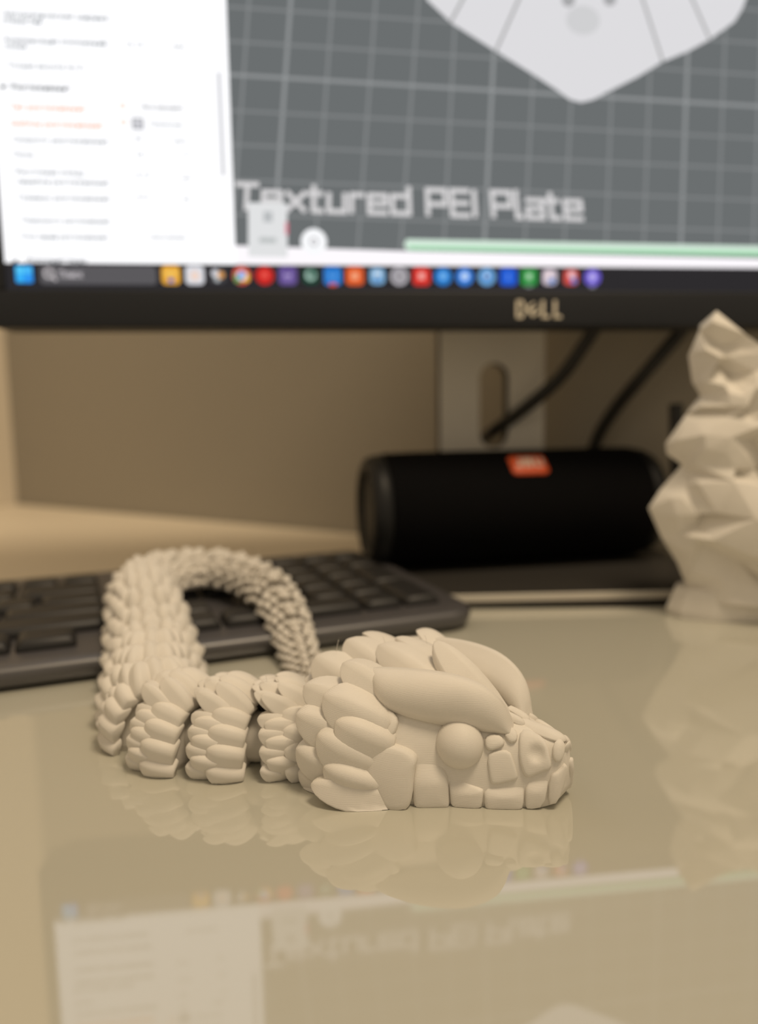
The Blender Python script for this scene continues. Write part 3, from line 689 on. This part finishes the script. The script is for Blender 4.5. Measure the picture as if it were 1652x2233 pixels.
def plate(name, poly, th, mirror=True, dome=.25, fade=0.0, dimple=None):
    """a raised plate laid on the skull under an outline"""
    n = len(poly); P_ = []
    poly = [np.array(p) for p in poly]
    for i in range(n):                                           # resample with softened corners
        a, b, c = poly[i - 1], poly[i], poly[(i + 1) % n]
        P_ += [b + (a - b) * .22, b * .76 + (a + c) * .12, b + (c - b) * .22, b + (c - b) * .5]
    cen = sum(P_) / len(P_); rings = []
    ytop = min(p[1] for p in P_); ybot = max(p[1] for p in P_); dc = hit(*dimple[0])[0] if dimple else None
    for s_, h_ in ((1.06, -.6), (1.03, .1 * th), (1.005, .5 * th), (.95, .85 * th), (.85, th), (.72, th * (1 + dome * .4)), (.55, th * (1 + dome * .7)), (.42, th * (1 + dome * .85)), (.28, th * (1 + dome)), (.15, th * (1 + dome)), (.03, th * (1 + dome))):
        rg = []
        for p in P_:
            q = cen + (p - cen) * s_; hp, hn = hit(*q); hh = h_
            if fade:
                f_ = min(1, max(0, (q[1] - ytop) / ((ybot - ytop) * fade))); hh = h_ * (f_ * f_ * (3 - 2 * f_)) - .25 * (1 - f_)
            if dimple:
                e_ = np.linalg.norm(hp - dc) / dimple[1]; hh -= dimple[2] * max(0, 1 - e_ * e_)
            rg.append(hp + hn * hh)
        rings.append(rg)
    V, F = loft(rings); return both(name, V, F, head, mirror=mirror)
plate('cheek_plate', zc([(470, 720), (510, 685), (600, 690), (690, 720), (738, 762), (720, 830), (712, 960), (690, 1030), (640, 1062), (575, 1055), (540, 990), (455, 830)]), 3.0, dome=.1)
plate('jaw_plate', zc([(742, 765), (800, 790), (885, 830), (905, 900), (912, 1040), (890, 1055), (740, 1055), (716, 1020), (712, 900)]), 1.38, fade=.5)
plate('jaw_plate', zc([(905, 865), (1010, 912), (1095, 940), (1100, 955), (1090, 1055), (970, 1055), (925, 1038), (915, 940)]), 1.19, fade=.5)
plate('jaw_plate', zc([(1108, 940), (1200, 935), (1318, 910), (1325, 930), (1322, 1035), (1295, 1056), (1130, 1058), (1110, 1035)]), 1.12, fade=.5)
plate('jaw_plate', zc([(1338, 910), (1400, 890), (1460, 868), (1462, 900), (1435, 1035), (1345, 1052), (1332, 1020)]), 1.00, fade=.5)
plate('chin_plate', zc([(1468, 868), (1520, 835), (1556, 790), (1552, 880), (1505, 1015), (1458, 1025)]), .9)
plate('lip_plate', zc([(1122, 755), (1170, 728), (1245, 730), (1270, 790), (1292, 870), (1280, 888), (1160, 915), (1140, 900)]), .75, dome=.1)
plate('lip_plate', zc([(1300, 645), (1330, 612), (1400, 640), (1452, 682), (1470, 760), (1478, 825), (1420, 845), (1345, 877), (1322, 850), (1300, 770)]), 1.0, dome=.15, dimple=(zc([(1394, 745)])[0], 2.3, 1.1))
plate('eye_scale', zc([(1110, 660), (1150, 642), (1200, 650), (1222, 690), (1190, 715), (1140, 730), (1112, 710)]), 1.3)
plate('nose_scale', zc([(1488, 692), (1525, 665), (1548, 705), (1540, 760), (1510, 795), (1485, 765)]), .9)
plate('brow_foot', zc([(1212, 640), (1262, 600), (1292, 640), (1285, 680), (1250, 690)]), 1.0)
plate('temple_scale', zc([(540, 505), (600, 512), (636, 560), (622, 620), (592, 658), (556, 640)]), 1.5)
# eye
EYE = np.array([26.3, -13.3, 15.0]); rings = []
for i in range(1, 18):
    a = pi * i / 18; rings.append([EYE + np.array([6.3 * sin(a) * cos(b), 6.1 * sin(a) * sin(b), 6.3 * cos(a)]) for b in np.linspace(0, 2 * pi, 28, endpoint=False)])
V, F = loft(rings); both('eye', V, F, head)
# brow ridge: sharp upper rim, full outer side, flat inner side
top_px = catmull([(803, 1457), (825, 1453), (860, 1452), (910, 1454), (960, 1459), (1010, 1469), (1055, 1488), (1088, 1515), (1106, 1548), (1113, 1578)], 3)
low_px = catmull([(804, 1466), (812, 1500), (830, 1540), (872, 1560), (920, 1574), (965, 1583), (1010, 1592), (1055, 1598), (1088, 1602), (1112, 1604)], 3)
bp0 = DR_O + ax * -1.0 + la * -16.2; bn = np.cross((ax * 37.7 + la * 10.4), [0, 0, 1.0])
rings = []
N_ = len(top_px)
for i in range(N_):
    u = i / (N_ - 1); E_ = to_local(at_plane(*top_px[i], bp0, bn))
    bow = 1.6 * sin(pi * u); E_ = E_ + np.array([0, -bow, 0])
    lp, ln = hit(*low_px[i]); L_ = lp + ln * 1.0
    midp = (E_ + L_) / 2; outn = np.array([.1, -.86, .45]); bulge = 4.2 * sin(pi * min(1, u * .93 + .06)) ** .8
    rg = []
    for k in range(9):
        s_ = k / 8; rg.append(E_ * (1 - s_) + L_ * s_ + outn * bulge * (4 * s_ * (1 - s_)) ** .8)
    inn_b = np.array([E_[0], E_[1] + 8.5 * (1 - .55 * u), E_[2] - 9.0 * (1 - .45 * u)])
    rg += [L_ + np.array([0, 5, -1.5]), (L_ + inn_b) / 2 + np.array([0, 2, -2]), inn_b, inn_b * .66 + E_ * .34 + np.array([0, .5, .3]), inn_b * .33 + E_ * .67 + np.array([0, .6, .3]), E_ * .93 + inn_b * .07]
    rings.append(rg)
V, F = loft(rings); both('brow_ridge', V, F, head)
# scales ------------------------------------------------------------------------------------
PU = [-.06, 0, .14, .3, .45, .6, .72, .82, .9, .955, .985, 1.0]
PW = [.6, .84, .91, .95, .99, 1.0, .95, .84, .67, .47, .27, .06]
PTt = [.3, .72, .84, .93, .98, 1.0, .96, .86, .70, .50, .29, .06]
def petal(Bp, Tp, Nn, width, thick, ridge=1.35, k=14, lift=.0, sharp=1.0):
    """one scale: root Bp, tip Tp, outward normal Nn"""
    Bp, Tp, Nn = (np.array(q, float) for q in (Bp, Tp, Nn)); X = Tp - Bp; L = np.linalg.norm(X); X /= L
    Z = Nn - X * (Nn @ X); Z /= np.linalg.norm(Z); Y = np.cross(Z, X); rings = []
    for u_, w_, t_ in zip(PU, PW, PTt):
        if sharp != 1.0: w_ = w_ * (1 - (sharp - 1) * max(0, u_ - .35)); 
        c = Bp + X * L * u_ + Z * lift * sin(pi * u_ * .5) ** 2; rg = []
        for j in range(k):
            a = 2 * pi * j / k; yy = cos(a); ss = sin(a)
            zz = (1 - abs(yy) ** ridge) if ss >= 0 else -.55 * abs(ss)
            rg.append(c + Y * yy * w_ * width / 2 + Z * zz * t_ * thick)
        rings.append(rg)
    return loft(rings)
HU = [-.05, 0, .12, .26, .4, .54, .66, .77, .86, .93, .975, 1.0]
HW = [.70, .80, .90, .97, 1.0, .98, .91, .79, .63, .44, .24, .05]
HT = [.55, .75, .92, 1.0, 1.0, .95, .85, .71, .54, .36, .19, .04]
def hpetal(Bp, Tp, Nn, width, thick, ridge=1.06, k=20, lift=1.0, cup=.35):
    """leaf-shaped head scale: low roof with a thin rounded rim"""
    Bp, Tp, Nn = (np.array(q, float) for q in (Bp, Tp, Nn)); X = Tp - Bp; L = np.linalg.norm(X); X /= L
    Z = Nn - X * (Nn @ X); Z /= np.linalg.norm(Z); Y = np.cross(Z, X); rings = []
    for u_, w_, t_ in zip(HU, HW, HT):
        c = Bp + X * L * u_ + Z * lift * sin(pi * min(1, max(0, u_)) * .5) ** 2; rg = []
        for j in range(k):
            a = 2 * pi * j / k; yy = cos(a); ss = sin(a)
            zz = (1 - abs(yy) ** ridge) * .93 + .07 * abs(ss) if ss >= 0 else -cup * abs(ss)
            rg.append(c + Y * yy * w_ * width / 2 + Z * zz * t_ * thick)
        rings.append(rg)
    return loft(rings)
def lscale(root, tip, width, thick, nn, mirror=True, lift=.8, cup=.5):
    V, F = hpetal(root, tip, nn, width, thick, lift=lift, cup=cup); both('scale', V, F, head, mirror=mirror)
def hscale(name, root, tip, width, thick, dd=1.5, mirror=True, sink=1.0, ridge=1.08, lift=1.2, sharp=1.0, nn=None):
    """scale rooted on the skull whose free tip stands dd millimetres further from the viewer than its root"""
    bp, bnn = hit(*root); o, d = lray(*root); o2, d2 = lray(*tip)
    tp = o2 + d2 / np.linalg.norm(d2) * (np.linalg.norm(bp - o) + dd)
    Nn = bnn + np.array([0, 0, .35]) if nn is None else np.array(nn, float)
    V, F = hpetal(bp - bnn * sink, tp, Nn, width, thick, lift=lift)
    return both(name, V, F, head, mirror=mirror)
# back ring of the frill, then the middle ring, then the front ring (each overlaps the one behind it)
lscale((-4, -14, 23.0), (-22.8, -11.5, 28.4), 14.0, 4.0, (-.35, -.6, 1))     # S1
hscale('scale', (795, 1550), (664, 1500), 13.5, 4.4, 7)                    # S7
hscale('scale', (775, 1605), (647, 1560), 13.5, 4.8, 4)                    # S9
hscale('scale', (762, 1680), (648, 1630), 13.5, 4.8, 3)                    # S12
hscale('scale', (752, 1725), (654, 1682), 10.0, 3.4, 5)                    # S15
hscale('scale', (760, 1755), (664, 1714), 9.0, 3.0, 5)
lscale((0, -6, 26.0), (-17.4, -3.6, 32.3), 13.0, 4.0, (-.4, -.4, 1))         # S2
hscale('scale', (850, 1514), (746, 1452), 13.0, 4.4, 5)                    # S6
hscale('scale', (842, 1582), (705, 1520), 15.5, 5.4, 3)                    # S8
hscale('scale', (815, 1664), (692, 1602), 15.0, 5.4, 1)                    # S11
hscale('scale', (825, 1712), (705, 1670), 12.5, 5.6, 0)                    # S13
hscale('scale', (856, 1748), (677, 1716), 11.5, 5.4, 1, nn=(-.1, -.62, .78))   # S14
lscale((15, -5.5, 26.0), (-5.4, -4.0, 32.8), 13, 3.8, (-.3, -.45, 1), cup=1.5)   # S3 and its twin
hscale('scale', (848, 1626), (730, 1576), 14.0, 5.6, 0)                    # S10
# crest scale standing between the brows, bridge of the nose
lscale((32, 0, 16.0), (10.4, 0, 35.6), 13.0, 6.0, (.55, 0, 1), mirror=False, cup=1.2)
V, F = petal((37, 0, 18.6), (49.6, 0, 16.6), (.2, 0, 1), 5.6, 1.6, 2.2); both('nose_bridge', V, F, head, mirror=False)
V, F = petal((48.6, 0, 12.4), (50.4, 0, 16.6), (1, 0, .2), 3.8, .8, 2.4); both('nose_scale', V, F, head, mirror=False)
V, F = petal((33, -1.8, 20.9), (39.0, -1.5, 18.9), (.2, -.2, 1), 3.0, 1.2, 2.0); both('bridge_scale', V, F, head)

# ------------------------------------------------------------------ dragon: body
path = [(-3, 221, 0), (-15, 218.5, 0), (-29, 214, 0), (-45.5, 215, 0), (-62, 220, 0), (-71.5, 233, 0), (-77.5, 252, 0), (-83, 272, 0.3), (-90, 292, 5), (-97, 311, 13.8), (-104, 330, 16.3), (-106, 349, 16.8), (-99, 364, 17.2), (-86, 371, 17.3), (-71, 366, 17.0),
        (-58.5, 353, 16.5), (-48.5, 336, 15.5), (-40, 319, 9.5), (-34, 302, 2.5), (-30, 287, 0), (-27, 272, 0), (-21, 258, 0), (-11, 247, 0), (2, 241, 0), (16, 240, 0), (29, 244, 0)]
cp = catmull(path, 24); sl = [0.0]
for a, b in zip(cp[:-1], cp[1:]): sl.append(sl[-1] + float(np.linalg.norm(b - a)))
cpa = np.array(cp); sla = np.array(sl)
def path_at(s): return np.array([np.interp(s, sla, cpa[:, i]) for i in range(3)])
def wid(s): return interp(s, [0, 30, 70, 110, 135, 160, 190, 220, 250, 290, 320, sl[-1]], [14.0, 14.3, 14.6, 15.2, 14.4, 13.0, 11.8, 10.6, 9.8, 9.0, 7.0, 3.0])
s_pos = []; s = 9.5
while s < sl[-1] - 2:
    s_pos.append(s); s += 16.2 * (wid(s) / 14.5) ** .75
# put the three neck segments where the photograph has them
QA = [.04, .225, .415, .61, .81]; QB = [.13, .32, .51, .71, .905]; QC = [.06, .30, .54, .78]; QD = [.18, .42, .66, .90]
def segment(idx, s, detailed):
    W_ = wid(s); Hh = W_ * 1.24; k = W_ / 14.5; p = path_at(s); pitch = 16.2 * k ** .75
    tng = path_at(max(0, s - 3)) - path_at(min(sl[-1], s + 3)); tng /= np.linalg.norm(tng)                # towards the head
    X = tng; Zu = np.array([0, 0, 1.0]) - X * X[2]; Zu /= np.linalg.norm(Zu); Y = np.cross(Zu, X)
    Mx = np.array([X, Y, Zu]).T
    def W2(q): return Rl @ (p + Mx @ np.array(q, float) - DR_O)
    e_ = empty_seg = None
    def prof(q, infl=0.0, sc=1.0):
        a = pi / 2 * q; w = W_ * sc + infl; hh = Hh * sc + infl
        return np.array([0, w * cos(a) ** .75, hh * sin(a) ** .9])
    def nrm(q):
        a = prof(min(1, q + .02)) - prof(max(0, q - .02)); n = np.array([0, a[2], -a[1]]); return n / np.linalg.norm(n)
    # core barrel
    rings = []
    f0 = pitch * (.31 if detailed else .36)
    for x, sc in ((f0 + .8, .62), (f0, .84), (f0 - 1.5, .90), (0, .89), (-pitch * .3, .80), (-pitch * .52, .66)):
        rg = []
        for j in range(25):
            q = j / 24 * 2; sgn = 1 if q <= 1 else -1; pr = prof(q if q <= 1 else 2 - q, 0, sc); rg.append(W2((x, pr[1] * sgn, max(pr[2], .0) + .06)))
        rings.append(rg)
    allV, allF = loft(rings)
    allV = list(allV); allF = list(allF)
    # hinge between this segment and the next one
    lk = [W2((f0 + pitch * .55, 0, Hh * .36)), W2((f0 + pitch * .2, 0, Hh * .38)), W2((f0 - 2, 0, Hh * .38))]
    v_, f_ = tube(lk, [W_ * .44, W_ * .5, W_ * .5], 12); o_ = len(allV); allV += list(v_); allF += [tuple(i + o_ for i in f) for f in f_]
    scales = []
    def add(q, x0, x1, out0, out1, wq, th, side, sharp=1.0, up=.06):
        a = prof(q); n = nrm(q); b = prof(min(1, q + up)); nb = nrm(min(1, q + up)); g = np.array([1, side, 1])
        A_ = (a + n * out0) * g + np.array([x0, 0, 0]); T_ = (b + nb * out1) * g + np.array([x1, 0, 0])
        if detailed and q > .7: T_[2] += 1.8 * k; wq *= .9
        A_[2] = max(A_[2], th * .45); T_[2] = max(T_[2], th * .45)
        if detailed: v, f = hpetal(A_, T_, n * g + np.array([0, 0, .3]), wq * 1.22, th * 1.1, lift=.7 * k, k=16)
        else: v, f = petal(A_, T_, n * g, wq, th, 1.06, k=8, lift=.5 * k, sharp=sharp)
        v = [W2((q_[0], q_[1], max(q_[2], .06))) for q_ in v]; scales.append((v, f))
    arc = (W_ + Hh) * .80
    if not detailed: rel = 1.5
    else: rel = 1.0
    if detailed: RW = ((QA, .43, -.16, -1.2, 1.6, .275), (QB, .16, -.46, -1.6, .7, .255), (QA, -.02, -.57, -2.0, -.4, .235))
    else: RW = ((QC, .46, -.16, -1.4, 2.0, .30), (QD, .10, -.62, -1.6, 1.1, .27))
    for Q, x0, x1, o0, o1, wf in RW:
        for q in Q:
            for side in (-1, 1):
                hi = q > .7
                add(q, x0 * pitch, (x1 - (.04 if hi else 0)) * pitch, o0 * k, (o1 * rel + .6 * (rel - 1) + (2.4 if hi else 0)) * k, wf * arc * (1.05 if q > .2 else .95) / (1 + .22 * (rel - 1)), (3.7 if q > .1 else 2.8) * k, side, 1.35 if hi else (1.0 if detailed else 1.25), .10 if hi else .06)
        if Q is QA or Q is QC: add(1.0, x0 * pitch, (x1 - .08) * pitch, o0 * k, (o1 + 2.6) * k, wf * arc * 1.05, 3.6 * k, 1, 1.3, 0)
    if detailed:
        so = mk('body_segment', allV, allF, M['pla'], dragon)
        for v, f in scales: mk('scale', v, f, M['pla'], so)
    else:
        for v, f in scales:
            o_ = len(allV); allV += list(v); allF += [tuple(i + o_ for i in ff) for ff in f]
        so = mk('body_segment', allV, allF, M['pla'], dragon)
    return so
for i, s in enumerate(s_pos): segment(i, s, i in (1, 2, 3, 4, 5, 6))
V, F = petal(Rl @ (path_at(sl[-1] - 6) + np.array([0, 0, 3]) - DR_O), Rl @ (path_at(sl[-1]) + np.array([4, 1, 2.2]) - DR_O), (0, 0, 1), 5, 2.0); both('tail_tip', V, F, dragon, mirror=False)
# stray threads of filament
def strand(pts, y=None):
    P_ = [to_local(at_y(a, b, y)) for a, b in pts]
    V, F = tube(catmull(P_, 6), .06, 5); mk('filament_string', V, F, M['string'], dragon)
strand([(733, 1422), (735, 1408), (738, 1395)], 215)
strand([(930, 1404), (929, 1394), (925, 1384)], 214)
strand([(845, 1406), (838, 1398), (836, 1390), (833, 1388)], 216)
strand([(835, 1408), (845, 1400), (858, 1402), (868, 1392)], 216)
strand([(566, 1480), (582, 1493), (594, 1503)], 212)
strand([(588, 1488), (594, 1500), (606, 1492), (605, 1481), (590, 1475), (580, 1474), (582, 1484)], 212)
strand([(452, 1478), (460, 1484), (463, 1492)], 214)
